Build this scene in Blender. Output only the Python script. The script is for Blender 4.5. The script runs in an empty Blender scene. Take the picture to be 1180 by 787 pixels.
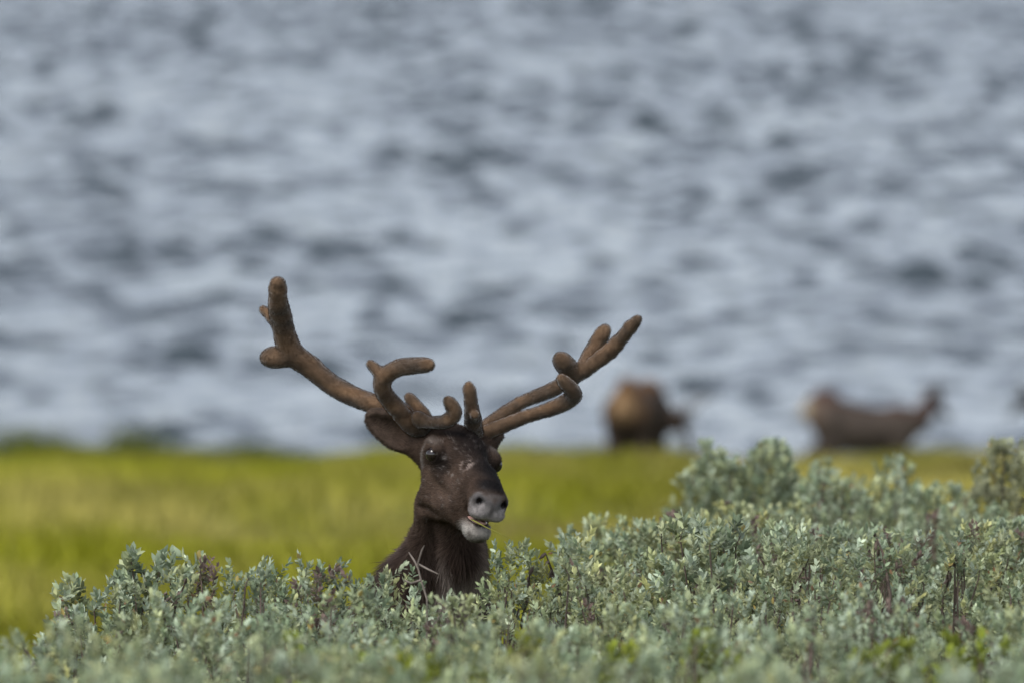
import bpy, math, random
import numpy as np
from mathutils import Vector, Matrix

random.seed(7)
rng = np.random.default_rng(11)
SC = bpy.context.scene
COL = SC.collection
R_ = math.radians

# ------------------------------------------------------------------ camera
CAM_Z = 12.0                       # height above the lake
FOCAL, SENSOR, PITCH = 400.0, 36.0, R_(-3.5)
cam_d = bpy.data.cameras.new('camera')
cam = bpy.data.objects.new('camera', cam_d)
COL.objects.link(cam)
cam.location = (0, 0, CAM_Z)
cam.rotation_euler = (R_(90) + PITCH, 0, 0)
cam_d.lens, cam_d.sensor_width = FOCAL, SENSOR
cam_d.clip_start, cam_d.clip_end = 0.5, 8000
cam_d.dof.use_dof = True
cam_d.dof.focus_distance = 24.95
cam_d.dof.aperture_fstop = 6.6
cam_d.dof.aperture_blades = 0
SC.camera = cam

# ------------------------------------------------------------------ sky, sun, exposure
SUN_EL, SUN_AZ = R_(52), R_(215)   # azimuth clockwise from +Y
world = bpy.data.worlds.new('World')
SC.world = world
world.use_nodes = True
nt = world.node_tree
nt.nodes.clear()
sky = nt.nodes.new('ShaderNodeTexSky')
sky.sky_type = 'NISHITA'
sky.sun_disc = False
sky.sun_elevation = SUN_EL
sky.sun_rotation = SUN_AZ
sky.altitude = 900
sky.air_density, sky.dust_density, sky.ozone_density = 1.0, 2.0, 1.0
hsv = nt.nodes.new('ShaderNodeHueSaturation')      # overcast: the blue is mostly veiled
hsv.inputs['Saturation'].default_value = 0.43
bg = nt.nodes.new('ShaderNodeBackground')
bg.inputs['Strength'].default_value = 0.15
wo = nt.nodes.new('ShaderNodeOutputWorld')
nt.links.new(sky.outputs[0], hsv.inputs['Color'])
nt.links.new(hsv.outputs[0], bg.inputs['Color'])
nt.links.new(bg.outputs[0], wo.inputs['Surface'])

sun_d = bpy.data.lights.new('sun', 'SUN')
sun_d.energy = 1.5
sun_d.angle = R_(25)
sun_d.color = (1.0, 0.96, 0.90)
sun = bpy.data.objects.new('sun', sun_d)
COL.objects.link(sun)
sdir = Vector((math.sin(SUN_AZ) * math.cos(SUN_EL), math.cos(SUN_AZ) * math.cos(SUN_EL), math.sin(SUN_EL)))
sun.rotation_euler = (-sdir).to_track_quat('-Z', 'Y').to_euler()

SC.view_settings.view_transform = 'Standard'
SC.view_settings.look = 'None'
SC.view_settings.exposure = 0.88
SC.view_settings.gamma = 1.0
SC.view_settings.use_curve_mapping = False
SC.render.engine = 'CYCLES'
SC.cycles.use_denoising = True
SC.cycles.max_bounces = 6
SC.cycles.diffuse_bounces = 3
SC.cycles.glossy_bounces = 3
SC.cycles.transmission_bounces = 3
SC.cycles.caustics_reflective = False
SC.cycles.caustics_refractive = False
SC.cycles.sample_clamp_indirect = 4

# ------------------------------------------------------------------ helpers
PXT = SENSOR / FOCAL / 1180.0      # tangent of one photo pixel


def at(px, py, y):
    """world point on the plane of given distance y that the photo shows at (px, py)"""
    a, b = (px - 590) * PXT, (393.5 - py) * PXT
    d = np.array([a, math.cos(PITCH) - b * math.sin(PITCH), math.sin(PITCH) + b * math.cos(PITCH)])
    p = d * (y / d[1])
    return np.array([p[0], p[1], p[2] + CAM_Z])


def make_mesh(name, V, faces, mat=None, col=None, smooth=True, normals=None):
    """faces: int array (n,3) or (n,4) or a list of such arrays"""
    me = bpy.data.meshes.new(name)
    V = np.ascontiguousarray(V, dtype=np.float32)
    if not isinstance(faces, list):
        faces = [faces]
    faces = [np.ascontiguousarray(f, dtype=np.int32) for f in faces if len(f)]
    loops = np.concatenate([f.ravel() for f in faces])
    tot = np.concatenate([np.full(len(f), f.shape[1], np.int32) for f in faces])
    start = np.concatenate([[0], np.cumsum(tot)[:-1]]).astype(np.int32)
    me.vertices.add(len(V))
    me.vertices.foreach_set('co', V.ravel())
    me.loops.add(len(loops))
    me.loops.foreach_set('vertex_index', loops)
    me.polygons.add(len(tot))
    me.polygons.foreach_set('loop_start', start)
    me.polygons.foreach_set('loop_total', tot)
    me.update(calc_edges=True)
    me.polygons.foreach_set('use_smooth', np.full(len(tot), smooth))
    if col is not None:
        c = np.ones((len(V), 4), np.float32)
        c[:, :3] = col
        a = me.color_attributes.new('Col', 'FLOAT_COLOR', 'POINT')
        a.data.foreach_set('color', c.ravel())
    if normals is not None:
        me.normals_split_custom_set_from_vertices(np.asarray(normals, np.float32))
    if mat:
        me.materials.append(mat)
    return me


def link(name, me, parent=None, loc=None):
    o = bpy.data.objects.new(name, me)
    COL.objects.link(o)
    if loc is not None:
        o.location = loc
    if parent is not None:
        o.parent = parent
    return o


def tag(o, label=None, cat=None, group=None, kind=None):
    if label: o['label'] = label
    if cat: o['category'] = cat
    if group: o['group'] = group
    if kind: o['kind'] = kind
    return o


def material(name, rough=0.8, color=None, attr=False, sheen=0.0, spec=0.3, transl=0.0, noise=None, bump=None):
    m = bpy.data.materials.new(name)
    m.use_nodes = True
    t = m.node_tree
    b = t.nodes['Principled BSDF']
    out = t.nodes['Material Output']
    b.inputs['Roughness'].default_value = rough
    b.inputs['Specular IOR Level'].default_value = spec
    b.inputs['Sheen Weight'].default_value = sheen
    b.inputs['Sheen Roughness'].default_value = 0.4
    if attr:
        a = t.nodes.new('ShaderNodeAttribute')
        a.attribute_name = 'Col'
        csock = a.outputs['Color']
    else:
        rgb = t.nodes.new('ShaderNodeRGB')
        rgb.outputs[0].default_value = (*color, 1)
        csock = rgb.outputs[0]
    if noise:                                    # (scale, amount): mottling of the colour itself
        tc = t.nodes.new('ShaderNodeTexCoord')
        n = t.nodes.new('ShaderNodeTexNoise')
        n.inputs['Scale'].default_value = noise[0]
        n.inputs['Detail'].default_value = 6
        t.links.new(tc.outputs['Object'], n.inputs['Vector'])
        mr = t.nodes.new('ShaderNodeMapRange')
        mr.inputs['From Min'].default_value = 0.3
        mr.inputs['From Max'].default_value = 0.7
        mr.inputs['To Min'].default_value = 1 - noise[1]
        mr.inputs['To Max'].default_value = 1 + noise[1]
        t.links.new(n.outputs['Fac'], mr.inputs['Value'])
        mul = t.nodes.new('ShaderNodeVectorMath')
        mul.operation = 'SCALE'
        t.links.new(csock, mul.inputs[0])
        t.links.new(mr.outputs[0], mul.inputs['Scale'])
        csock = mul.outputs[0]
        if bump:
            n2 = t.nodes.new('ShaderNodeTexNoise')
            n2.inputs['Scale'].default_value = bump[0]
            n2.inputs['Detail'].default_value = 5
            t.links.new(tc.outputs['Object'], n2.inputs['Vector'])
            bp = t.nodes.new('ShaderNodeBump')
            bp.inputs['Strength'].default_value = bump[1]
            bp.inputs['Distance'].default_value = bump[2]
            t.links.new(n2.outputs['Fac'], bp.inputs['Height'])
            t.links.new(bp.outputs[0], b.inputs['Normal'])
    t.links.new(csock, b.inputs['Base Color'])
    if transl > 0:
        tr = t.nodes.new('ShaderNodeBsdfTranslucent')
        t.links.new(csock, tr.inputs['Color'])
        mx = t.nodes.new('ShaderNodeMixShader')
        mx.inputs[0].default_value = transl
        t.links.new(b.outputs[0], mx.inputs[1])
        t.links.new(tr.outputs[0], mx.inputs[2])
        t.links.new(mx.outputs[0], out.inputs['Surface'])
    return m


def vnoise(P, seed=0):
    """smooth value noise in 3-D (or 2-D) for vertex colours and displacement, range about -1..1"""
    P = np.asarray(P, float)
    if P.shape[1] == 2:
        P = np.c_[P, np.zeros(len(P))]
    i = np.floor(P).astype(np.int64)
    f = P - i
    f = f * f * (3 - 2 * f)

    def h(a, b, c):
        n = (a * 73856093) ^ (b * 19349663) ^ (c * 83492791) ^ (seed * 2654435)
        n = (n ^ (n >> 13)) * 1274126177
        n = n ^ (n >> 16)
        return (n & 0xffff) / 32767.5 - 1
    x, y, z = i.T
    r = 0
    for dx in (0, 1):
        for dy in (0, 1):
            for dz in (0, 1):
                w = np.where(dx, f[:, 0], 1 - f[:, 0]) * np.where(dy, f[:, 1], 1 - f[:, 1]) * np.where(dz, f[:, 2], 1 - f[:, 2])
                r = r + w * h(x + dx, y + dy, z + dz)
    return r


# ------------------------------------------------------------------ implicit surfaces (smooth union + surface nets)
class Field:
    def __init__(self, xs, ys, zs):
        self.ax = [np.asarray(a, float) for a in (xs, ys, zs)]
        self.D = np.full([len(a) for a in self.ax], 9.0)

    def _box(self, lo, hi):
        sl = []
        for a, l, h in zip(self.ax, lo, hi):
            i, j = np.searchsorted(a, l), np.searchsorted(a, h)
            sl.append(slice(max(0, i - 1), min(len(a), j + 1)))
        sl = tuple(sl)
        g = np.meshgrid(*[a[s] for a, s in zip(self.ax, sl)], indexing='ij')
        return sl, np.stack(g, -1)

    def _merge(self, sl, d, k, sub=False):
        o = self.D[sl]
        if o.size == 0:
            return
        if sub:
            d = -d
            if k <= 0:
                self.D[sl] = np.maximum(o, d); return
            h = np.clip(0.5 - 0.5 * (o - d) / k, 0, 1)
            self.D[sl] = o * (1 - h) + d * h + k * h * (1 - h)
        else:
            h = np.clip(0.5 + 0.5 * (o - d) / k, 0, 1)
            self.D[sl] = o * (1 - h) + d * h - k * h * (1 - h)

    def cone(self, a, b, ra, rb, k=0.02, sub=False):
        a, b = np.asarray(a, float), np.asarray(b, float)
        m = max(ra, rb) + 2.5 * k + 0.03
        sl, P = self._box(np.minimum(a, b) - m, np.maximum(a, b) + m)
        ab = b - a
        t = np.clip(((P - a) @ ab) / max(ab @ ab, 1e-9), 0, 1)
        d = np.linalg.norm(P - a - t[..., None] * ab, axis=-1) - (ra + (rb - ra) * t)
        self._merge(sl, d, k, sub)

    def ell(self, c, r, k=0.02, rot=None, sub=False):
        c, r = np.asarray(c, float), np.asarray(r, float)
        m = r.max() + 2.5 * k + 0.03
        sl, P = self._box(c - m, c + m)
        Q = P - c
        if rot is not None:
            Q = Q @ rot                      # columns of rot: axes of the ellipsoid
        k0 = np.linalg.norm(Q / r, axis=-1)
        k1 = np.linalg.norm(Q / (r * r), axis=-1)
        d = k0 * (k0 - 1) / np.maximum(k1, 1e-9)
        d = np.where(k0 < 1e-6, -r.min(), d)
        self._merge(sl, d, k, sub)

    def path(self, pts, rad, k=0.01):
        for i in range(len(pts) - 1):
            self.cone(pts[i], pts[i + 1], rad[i], rad[i + 1], k)

    def mesh(self):
        D = self.D
        X, Y, Z = self.ax
        S = D < 0
        c = [S[:-1, :-1, :-1], S[1:, :-1, :-1], S[:-1, 1:, :-1], S[1:, 1:, :-1],
             S[:-1, :-1, 1:], S[1:, :-1, 1:], S[:-1, 1:, 1:], S[1:, 1:, 1:]]
        n = sum(q.astype(np.int8) for q in c)
        I = np.argwhere((n > 0) & (n < 8))
        idx = np.full(n.shape, -1, np.int64)
        idx[tuple(I.T)] = np.arange(len(I))
        acc = np.zeros((len(I), 3)); cnt = np.zeros(len(I))
        offs = np.array([[i & 1, (i >> 1) & 1, (i >> 2) & 1] for i in range(8)])
        val = [D[tuple((I + o).T)] for o in offs]
        pos = [np.stack([X[I[:, 0] + o[0]], Y[I[:, 1] + o[1]], Z[I[:, 2] + o[2]]], 1) for o in offs]
        for i in range(8):
            for bit in (1, 2, 4):
                j = i | bit
                if j == i:
                    continue
                x = (val[i] < 0) != (val[j] < 0)
                t = np.where(x, val[i] / np.where(x, val[i] - val[j], 1), 0)
                acc += np.where(x[:, None], pos[i] + t[:, None] * (pos[j] - pos[i]), 0)
                cnt += x
        V = acc / cnt[:, None]
        faces = []
        for axn in range(3):
            a, b = [(1, 2), (2, 0), (0, 1)][axn]
            lo = [slice(None)] * 3; hi = [slice(None)] * 3
            lo[axn] = slice(0, -1); hi[axn] = slice(1, None)
            s0, s1 = S[tuple(lo)], S[tuple(hi)]
            E = np.argwhere(s0 != s1)
            E = E[(E[:, a] > 0) & (E[:, b] > 0) & (E[:, a] < S.shape[a] - 1) & (E[:, b] < S.shape[b] - 1)]
            ea = np.zeros(3, int); ea[a] = 1
            eb = np.zeros(3, int); eb[b] = 1
            q = np.stack([idx[tuple((E - ea - eb).T)], idx[tuple((E - eb).T)], idx[tuple(E.T)], idx[tuple((E - ea).T)]], 1)
            ins = S[tuple(E.T)]
            q[~ins] = q[~ins][:, ::-1]
            faces.append(q)
        return V, np.concatenate(faces)


def vert_normals(V, Q):
    tri = np.concatenate([Q[:, [0, 1, 2]], Q[:, [0, 2, 3]]]) if Q.shape[1] == 4 else Q
    n = np.cross(V[tri[:, 1]] - V[tri[:, 0]], V[tri[:, 2]] - V[tri[:, 0]])
    N = np.zeros_like(V)
    for i in range(3):
        np.add.at(N, tri[:, i], n)
    return N / np.maximum(np.linalg.norm(N, axis=1, keepdims=True), 1e-12)


def sample_surface(V, Q, dens):
    """random points on the mesh; dens = hairs per m2 at each vertex"""
    tri = np.concatenate([Q[:, [0, 1, 2]], Q[:, [0, 2, 3]]])
    A = np.linalg.norm(np.cross(V[tri[:, 1]] - V[tri[:, 0]], V[tri[:, 2]] - V[tri[:, 0]]), axis=1) / 2
    w = A * dens[tri].mean(1)
    n = rng.poisson(w)
    t = np.repeat(np.arange(len(tri)), n)
    u = rng.random((len(t), 2))
    f = u.sum(1) > 1
    u[f] = 1 - u[f]
    B = np.stack([1 - u.sum(1), u[:, 0], u[:, 1]], 1)
    return tri[t], B


def strands(Pt, N, D, length, width, col, droop=0.0, segs=3):
    """ribbons rooted at Pt, leaving along D, bending by droop (m, world down); shaded with the skin's normals"""
    n = len(Pt)
    side = np.cross(D, N + rng.normal(0, .25, (n, 3)))
    side /= np.maximum(np.linalg.norm(side, axis=1, keepdims=True), 1e-9)
    V = np.zeros((n, 2 * segs + 1, 3)); C = np.zeros((n, 2 * segs + 1, 3))
    for s in range(segs + 1):
        t = s / segs
        c = Pt + D * (length * t)[:, None]
        c = c + np.array([0, 0, -1.0]) * (droop * t * t)[:, None] if np.ndim(droop) else c
        w = width * (1 - 0.75 * t)
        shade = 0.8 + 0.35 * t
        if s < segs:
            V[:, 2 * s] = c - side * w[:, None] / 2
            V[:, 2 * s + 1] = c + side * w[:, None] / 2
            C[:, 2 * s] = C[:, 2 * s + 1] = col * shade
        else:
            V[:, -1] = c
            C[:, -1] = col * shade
    base = np.arange(n)[:, None] * (2 * segs + 1)
    q = [base + np.array([[2 * s, 2 * s + 1, 2 * s + 3, 2 * s + 2]]) for s in range(segs - 1)]
    q = np.concatenate(q) if q else np.zeros((0, 4), int)
    t3 = base + np.array([[2 * segs - 2, 2 * segs - 1, 2 * segs]])
    NN = np.repeat(N, 2 * segs + 1, axis=0)
    return V.reshape(-1, 3), [q, t3], C.reshape(-1, 3), NN


# ------------------------------------------------------------------ materials
M_ground = material('heath_soil', 0.95, (0.10, 0.105, 0.028), noise=(0.35, 0.4), bump=(6, 0.6, 0.05))
M_grass = material('grass_blades', 0.6, attr=True, spec=0.25, transl=0.35)
M_leaf = material('felted_leaf', 0.7, attr=True, sheen=0.25, spec=0.25, transl=0.22)
M_bark = material('twig_bark', 0.85, attr=True, noise=(40, 0.4))
M_coat = material('deer_skin', 0.8, attr=True, spec=0.04, noise=(60, 0.25))
M_fur = material('deer_fur', 0.6, attr=True, spec=0.035, transl=0.05)
M_velvet = material('antler_velvet', 0.9, attr=True, spec=0.1, sheen=1.0, noise=(70, 0.25), bump=(220, 0.3, 0.001))
M_velvet_hair = material('velvet_hair', 0.8, attr=True, spec=0.05, transl=0.35)
M_eye = material('eye_wet', 0.04, (0.012, 0.008, 0.006), spec=0.5)
M_tongue = material('tongue_wet', 0.3, (0.34, 0.20, 0.17), noise=(120, 0.3))
M_hill = material('far_hillside', 0.95, (0.075, 0.07, 0.05), noise=(0.01, 0.5))

M_water = bpy.data.materials.new('lake_water')
M_water.use_nodes = True
_t = M_water.node_tree
_b = _t.nodes['Principled BSDF']
_b.inputs['Base Color'].default_value = (0.040, 0.052, 0.060, 1)
_b.inputs['Roughness'].default_value = 0.12
_b.inputs['IOR'].default_value = 1.333
_tc = _t.nodes.new('ShaderNodeTexCoord')
_mp = _t.nodes.new('ShaderNodeMapping')
_mp.inputs['Scale'].default_value = (1.3, 2.0, 1)
_n = _t.nodes.new('ShaderNodeTexNoise')
_n.inputs['Scale'].default_value = 1.6
_n.inputs['Detail'].default_value = 4
_bp = _t.nodes.new('ShaderNodeBump')
_bp.inputs['Strength'].default_value = 0.6
_bp.inputs['Distance'].default_value = 0.08
_t.links.new(_tc.outputs['Object'], _mp.inputs[0])
_t.links.new(_mp.outputs[0], _n.inputs['Vector'])
_t.links.new(_n.outputs['Fac'], _bp.inputs['Height'])
_t.links.new(_bp.outputs[0], _b.inputs['Normal'])

# ------------------------------------------------------------------ ground
GY = np.array([-60, 0, 10, 15, 19, 25, 32, 40, 60, 100, 140, 146, 156, 175, 200])
GZ = np.array([-1.0, -1.6, -1.8, -2.1, -2.38, -2.70, -3.2, -3.66, -4.90, -7.45, -10.05, -10.7, -12.3, -13.6, -14.5]) + CAM_Z


def ground_z(x, y):
    x, y = np.broadcast_arrays(np.asarray(x, float), np.asarray(y, float))
    z = np.interp(y, GY, GZ)
    P = np.stack([x.ravel(), y.ravel()], 1)
    far = np.clip((P[:, 1] - 34) / 30, 0, 1)
    n = vnoise(P / np.array([5, 14]), 3) * 0.12 * far + vnoise(P / 1.1, 4) * 0.03 + vnoise(P / np.array([1.3, 6]), 6) * 0.14 * far
    return z + n.reshape(z.shape)


gx = np.r_[-500, -300, -160, -90, -60, np.arange(-40, 40.1, 0.8), 60, 90, 160, 300, 500]
gy = np.r_[-60, -30, -10, np.arange(0, 60, 0.7), np.arange(60, 201, 1.5)]
GXX, GYY = np.meshgrid(gx, gy, indexing='ij')
Vg = np.stack([GXX, GYY, ground_z(GXX, GYY)], -1).reshape(-1, 3)
ni, nj = len(gx), len(gy)
ii, jj = np.meshgrid(np.arange(ni - 1), np.arange(nj - 1), indexing='ij')
Qg = np.stack([ii * nj + jj, (ii + 1) * nj + jj, (ii + 1) * nj + jj + 1, ii * nj + jj + 1], -1).reshape(-1, 4)
tag(link('ground', make_mesh('ground', Vg, Qg, M_ground)), 'sloping meadow ground running down to the lake', kind='structure')

# ------------------------------------------------------------------ lake
wx = np.r_[-900, -500, -250, -120, -60, np.arange(-28, 28.1, 0.235), 60, 120, 250, 500, 900]
wy = np.r_[140, np.arange(150, 400, 0.185), np.arange(400, 620, 6)]
WX, WY = np.meshgrid(wx, wy, indexing='ij')
H = np.zeros_like(WX)
for _ in range(110):
    lam = math.exp(rng.uniform(math.log(0.62), math.log(2.3)))
    th = rng.normal(0, 0.60)
    kx, ky = 2 * math.pi / lam * math.sin(th), 2 * math.pi / lam * math.cos(th)
    amp = 0.0025 * lam ** 0.92
    H += amp * np.sin(kx * WX + ky * WY + rng.uniform(0, 6.283))
fade = np.clip((30 - np.abs(WX)) / 3, 0, 1) * np.clip((420 - WY) / 30, 0, 1) * np.clip((WY - 148) / 5, 0, 1)
gust = 1 + 0.28 * vnoise(np.stack([WX.ravel() / 9, WY.ravel() / 22], 1), 9).reshape(H.shape)
sg = H.std()
H = sg * (np.exp(np.clip(0.7 * H / sg, -3, 2.4)) - 1) / 0.7 * fade * gust
ni, nj = len(wx), len(wy)
ii, jj = np.meshgrid(np.arange(ni - 1), np.arange(nj - 1), indexing='ij')
Qw = np.stack([ii * nj + jj, (ii + 1) * nj + jj, (ii + 1) * nj + jj + 1, ii * nj + jj + 1], -1).reshape(-1, 4)
tag(link('water', make_mesh('water', np.stack([WX, WY, H], -1).reshape(-1, 3), Qw, M_water)),
    'wind-ruffled grey-blue lake behind the meadow', kind='structure')

# far shore, above the picture's top edge, seen only in the water's reflections
hx = np.linspace(-900, 900, 60)
hy = np.r_[450, 465, 500, 560, 620, 720, 900, 1200, 1600]
HX, HY = np.meshgrid(hx, hy, indexing='ij')
HZ = np.interp(HY, [450, 465, 560, 720, 1200, 1600], [-2, 2, 20, 42, 95, 110]) * (1 + 0.35 * vnoise(np.stack([HX.ravel() / 160, HY.ravel() / 200], 1), 5).reshape(HX.shape))
ni, nj = len(hx), len(hy)
ii, jj = np.meshgrid(np.arange(ni - 1), np.arange(nj - 1), indexing='ij')
Qh = np.stack([ii * nj + jj, (ii + 1) * nj + jj, (ii + 1) * nj + jj + 1, ii * nj + jj + 1], -1).reshape(-1, 4)
tag(link('hills', make_mesh('hills', np.stack([HX, HY, HZ], -1).reshape(-1, 3), Qh, M_hill)), 'brown moorland hills on the far shore of the lake', kind='structure')


# ------------------------------------------------------------------ grass
def grass_blades(x, y, h, w, col):
    n = len(x)
    z = ground_z(x, y) - 0.02
    a = rng.uniform(0, 6.283, n)
    lean = rng.uniform(0.1, 0.7, n) * h
    b = rng.uniform(0, 6.283, n)
    P = np.stack([x, y, z], 1)
    s = np.stack([np.cos(a), np.sin(a), np.zeros(n)], 1) * (w / 2)[:, None]
    l = np.stack([np.cos(b), np.sin(b), np.zeros(n)], 1)
    up = np.array([0, 0, 1.0])
    mid = P + l * (lean * .3)[:, None] + up * (h * .6)[:, None]
    tip = P + l * lean[:, None] + up * h[:, None]
    V = np.stack([P - s, P + s, mid + s * .8, mid - s * .8, tip], 1).reshape(-1, 3)
    base = np.arange(n)[:, None] * 5
    C = np.repeat(col, 5, axis=0)
    N = np.repeat(np.stack([l[:, 0] * .5, l[:, 1] * .5, np.ones(n)], 1), 5, axis=0)
    N /= np.linalg.norm(N, axis=1, keepdims=True)
    return V, [base + np.array([[0, 1, 2, 3]]), base + np.array([[3, 2, 4]])], C, N


def meadow_colour(x, y):
    P = np.stack([x, y], 1)
    n1 = vnoise(P / np.array([2.2, 9]), 21)[:, None]
    n2 = vnoise(P / np.array([0.8, 3.5]), 22)[:, None] + .6 * vnoise(P / np.array([0.35, 1.6]), 23)[:, None]
    right = np.clip((x / (y * 0.045) + 0.45) / 0.9, 0, 1)[:, None]
    far = np.clip((y[:, None] - 70) / 60, 0, 1)
    lush = np.array([0.31, 0.315, 0.014])
    straw = np.array([0.47, 0.41, 0.10])
    f = np.clip(0.12 + 0.66 * right - 0.05 * far + 0.75 * n1 + 0.45 * n2, 0, 1)
    c = lush * (1 - f) + straw * f
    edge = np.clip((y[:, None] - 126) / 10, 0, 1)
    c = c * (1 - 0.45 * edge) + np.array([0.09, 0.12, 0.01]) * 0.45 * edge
    c = c * (1.08 + .42 * vnoise(P / np.array([1.3, 5.0]), 24)[:, None])
    return c * (1 + 0.25 * rng.normal(0, 1, (len(x), 1)).clip(-2, 2))


nb = 170000
yy = 31 + (150 - 31) * rng.random(nb) ** 0.8
xx = (rng.random(nb) * 2 - 1) * (yy * 0.045 + 2.5)
keep = ~((yy < 38) & (np.abs(xx + 0.6) < 3))
xx, yy = xx[keep], yy[keep]
clump = vnoise(np.stack([xx / 0.9, yy / 1.6], 1), 31)
hh = (0.16 + 0.10 * clump.clip(-1, 1) + 0.06 * rng.random(len(xx))).clip(0.05, 0.5)
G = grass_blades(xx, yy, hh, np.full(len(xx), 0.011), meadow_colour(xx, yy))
# taller sedge tufts along the brow above the lake
tx, ty, th_, tcol = [], [], [], []
CL = [(15, 1.5, 0), (45, 1.3, 0), (62, 1.1, 1), (100, .8, 1), (148, 1.45, 0), (163, 1.2, 0), (205, .8, 1), (285, 1.0, 0), (330, .6, 1), (420, .6, 0)]
for k in range(110):
    px = CL[k][0] if k < len(CL) else rng.uniform(-60, 1240)
    d = rng.uniform(136, 145)
    cx = (px - 590) * PXT * d
    big = CL[k][1] if k < len(CL) else (rng.uniform(.25, .95) if px < 880 else .35)
    m = int(150 * big)
    r = rng.uniform(.12, .22) if k < len(CL) else rng.uniform(.10, .32)
    tx.append(cx + rng.normal(0, r, m)); ty.append(d + rng.normal(0, .4, m))
    th_.append(rng.uniform(.18, .42, m) * big)
    base = np.array([0.12, 0.145, 0.012]) if (CL[k][2] == 0 if k < len(CL) else rng.random() < .6) else np.array([0.17, 0.20, 0.12])
    tcol.append(base * rng.uniform(.6, 1.3, (m, 1)))
for k in range(26):
    px = rng.uniform(915, 1120); d = rng.uniform(134, 140); m = 110
    tx.append((px - 590) * PXT * d + rng.normal(0, .22, m)); ty.append(d + rng.normal(0, .3, m))
    th_.append(rng.uniform(.08, .24, m)); tcol.append(np.array([0.16, 0.17, 0.015]) * rng.uniform(.6, 1.3, (m, 1)))
tx, ty, th_, tcol = map(np.concatenate, (tx, ty, th_, tcol))
G2 = grass_blades(tx, ty, th_, np.full(len(tx), 0.014), tcol)
off = len(G[0])
me = make_mesh('grass', np.r_[G[0], G2[0]], [G[1][0], G[1][1], G2[1][0] + off, G2[1][1] + off], M_grass, np.r_[G[2], G2[2]], normals=np.r_[G[3], G2[3]])
tag(link('grass', me), 'yellow-green meadow grass between the shrubs and the lake', 'grass', kind='stuff')

# ------------------------------------------------------------------ the reindeer in the shrubs
HEAD = np.array([-0.1169, 25.0, -1.806 + CAM_Z])
HS = 1.08


def head_matrix(yaw, pit, rol):
    f = np.array([math.sin(yaw) * math.cos(pit), -math.cos(yaw) * math.cos(pit), -math.sin(pit)])
    l = np.cross([0, 0, 1.0], f); l /= np.linalg.norm(l)
    u = np.cross(f, l)
    return np.stack([f, math.cos(rol) * l - math.sin(rol) * u, math.sin(rol) * l + math.cos(rol) * u], 1)


HM = head_matrix(R_(19), R_(11), R_(11))       # columns: forward, animal's left, up


def h2w(p): return HEAD + (np.asarray(p, float) * HS) @ HM.T
def w2h(p): return ((np.asarray(p, float) - HEAD) @ HM) / HS


def rotm(ax, ay, az):
    return np.array(Matrix.Rotation(az, 3, 'Z') @ Matrix.Rotation(ay, 3, 'Y') @ Matrix.Rotation(ax, 3, 'X'))


fine = 0.0042
fa = np.r_[np.arange(-1.75, -0.17, 0.022), np.arange(-0.17, 0.27, fine), np.arange(0.28, 0.5, 0.022)]
fl = np.r_[np.arange(-0.9, -0.24, 0.022), np.arange(-0.24, 0.2, fine), np.arange(0.21, 0.9, 0.022)]
fu = np.r_[np.arange(-1.15, -0.15, 0.022), np.arange(-0.15, 0.15, fine), np.arange(0.16, 0.3, 0.022)]
FD = Field(fa, fl, fu)
W = w2h
HW = HEAD
GZH = float(ground_z(HEAD[0], 25.6))
# trunk, lying behind the shrubs, running away to the left
gy_ = GZH - HW[2]
chest = HW + np.array([-0.15, 0.52, -0.56]); loin = HW + np.array([-0.40, 1.12, -0.68]); rump = HW + np.array([-0.52, 1.42, -0.68])
FD.cone(W(chest), W(loin), 0.19, 0.205, 0.06)
FD.cone(W(loin), W(rump), 0.205, 0.18, 0.06)
FD.cone(W(rump), W(rump + [-0.05, .2, .0]), 0.07, 0.03, 0.05)                          # tail
for s in (-1, 1):                                                                      # folded legs on the ground
    sh = chest + np.array([0.13 * s, 0.05, -0.06])
    kn = np.array([sh[0] + .03 * s, sh[1] - .24, GZH + .09]); ft = np.array([sh[0] + .02 * s, sh[1] + .08, GZH + .045])
    FD.cone(W(sh), W(kn), 0.10, 0.05, 0.05); FD.cone(W(kn), W(ft), 0.042, 0.032, 0.02)
    hp = rump + np.array([0.14 * s, -.08, -0.02])
    st = np.array([hp[0] + .12 * s, hp[1] - .32, GZH + .2]); hk = np.array([hp[0] + .16 * s, hp[1] + .08, GZH + .08]); hf = np.array([hp[0] + .14 * s, hp[1] - .26, GZH + .045])
    FD.cone(W(hp), W(st), 0.15, 0.085, 0.05); FD.cone(W(st), W(hk), 0.075, 0.045, 0.03); FD.cone(W(hk), W(hf), 0.04, 0.032, 0.02)
# neck
nk = [h2w((-0.080, 0.008, -0.015)), HW + np.array([-0.026, 0.15, -0.15]), HW + np.array([-0.078, 0.27, -0.32]), HW + np.array([-0.12, 0.42, -0.50])]
FD.cone(W(nk[0]), W(nk[1]), 0.046, 0.060, 0.03)
FD.cone(W(nk[1]), W(nk[2]), 0.060, 0.094, 0.03)
FD.cone(W(nk[2]), W(nk[3]), 0.094, 0.17, 0.05)
thr = [h2w((-0.015, 0.0, -0.075)), HW + np.array([0.0, 0.09, -0.19]), HW + np.array([-0.02, 0.16, -0.33]), HW + np.array([-0.08, 0.3, -0.5])]
FD.cone(W(thr[0]), W(thr[1]), 0.040, 0.048, 0.03)
FD.cone(W(thr[1]), W(thr[2]), 0.046, 0.060, 0.03)
FD.cone(W(thr[2]), W(thr[3]), 0.060, 0.13, 0.04)
# neck cords that show under the cheek
FD.cone((-0.05, -0.036, -0.09), W(HW + np.array([-0.092, 0.19, -0.33])), 0.016, 0.024, 0.02)
FD.cone((-0.02, -0.05, -0.10), W(HW + np.array([-0.055, 0.14, -0.36])), 0.014, 0.022, 0.018)
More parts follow.
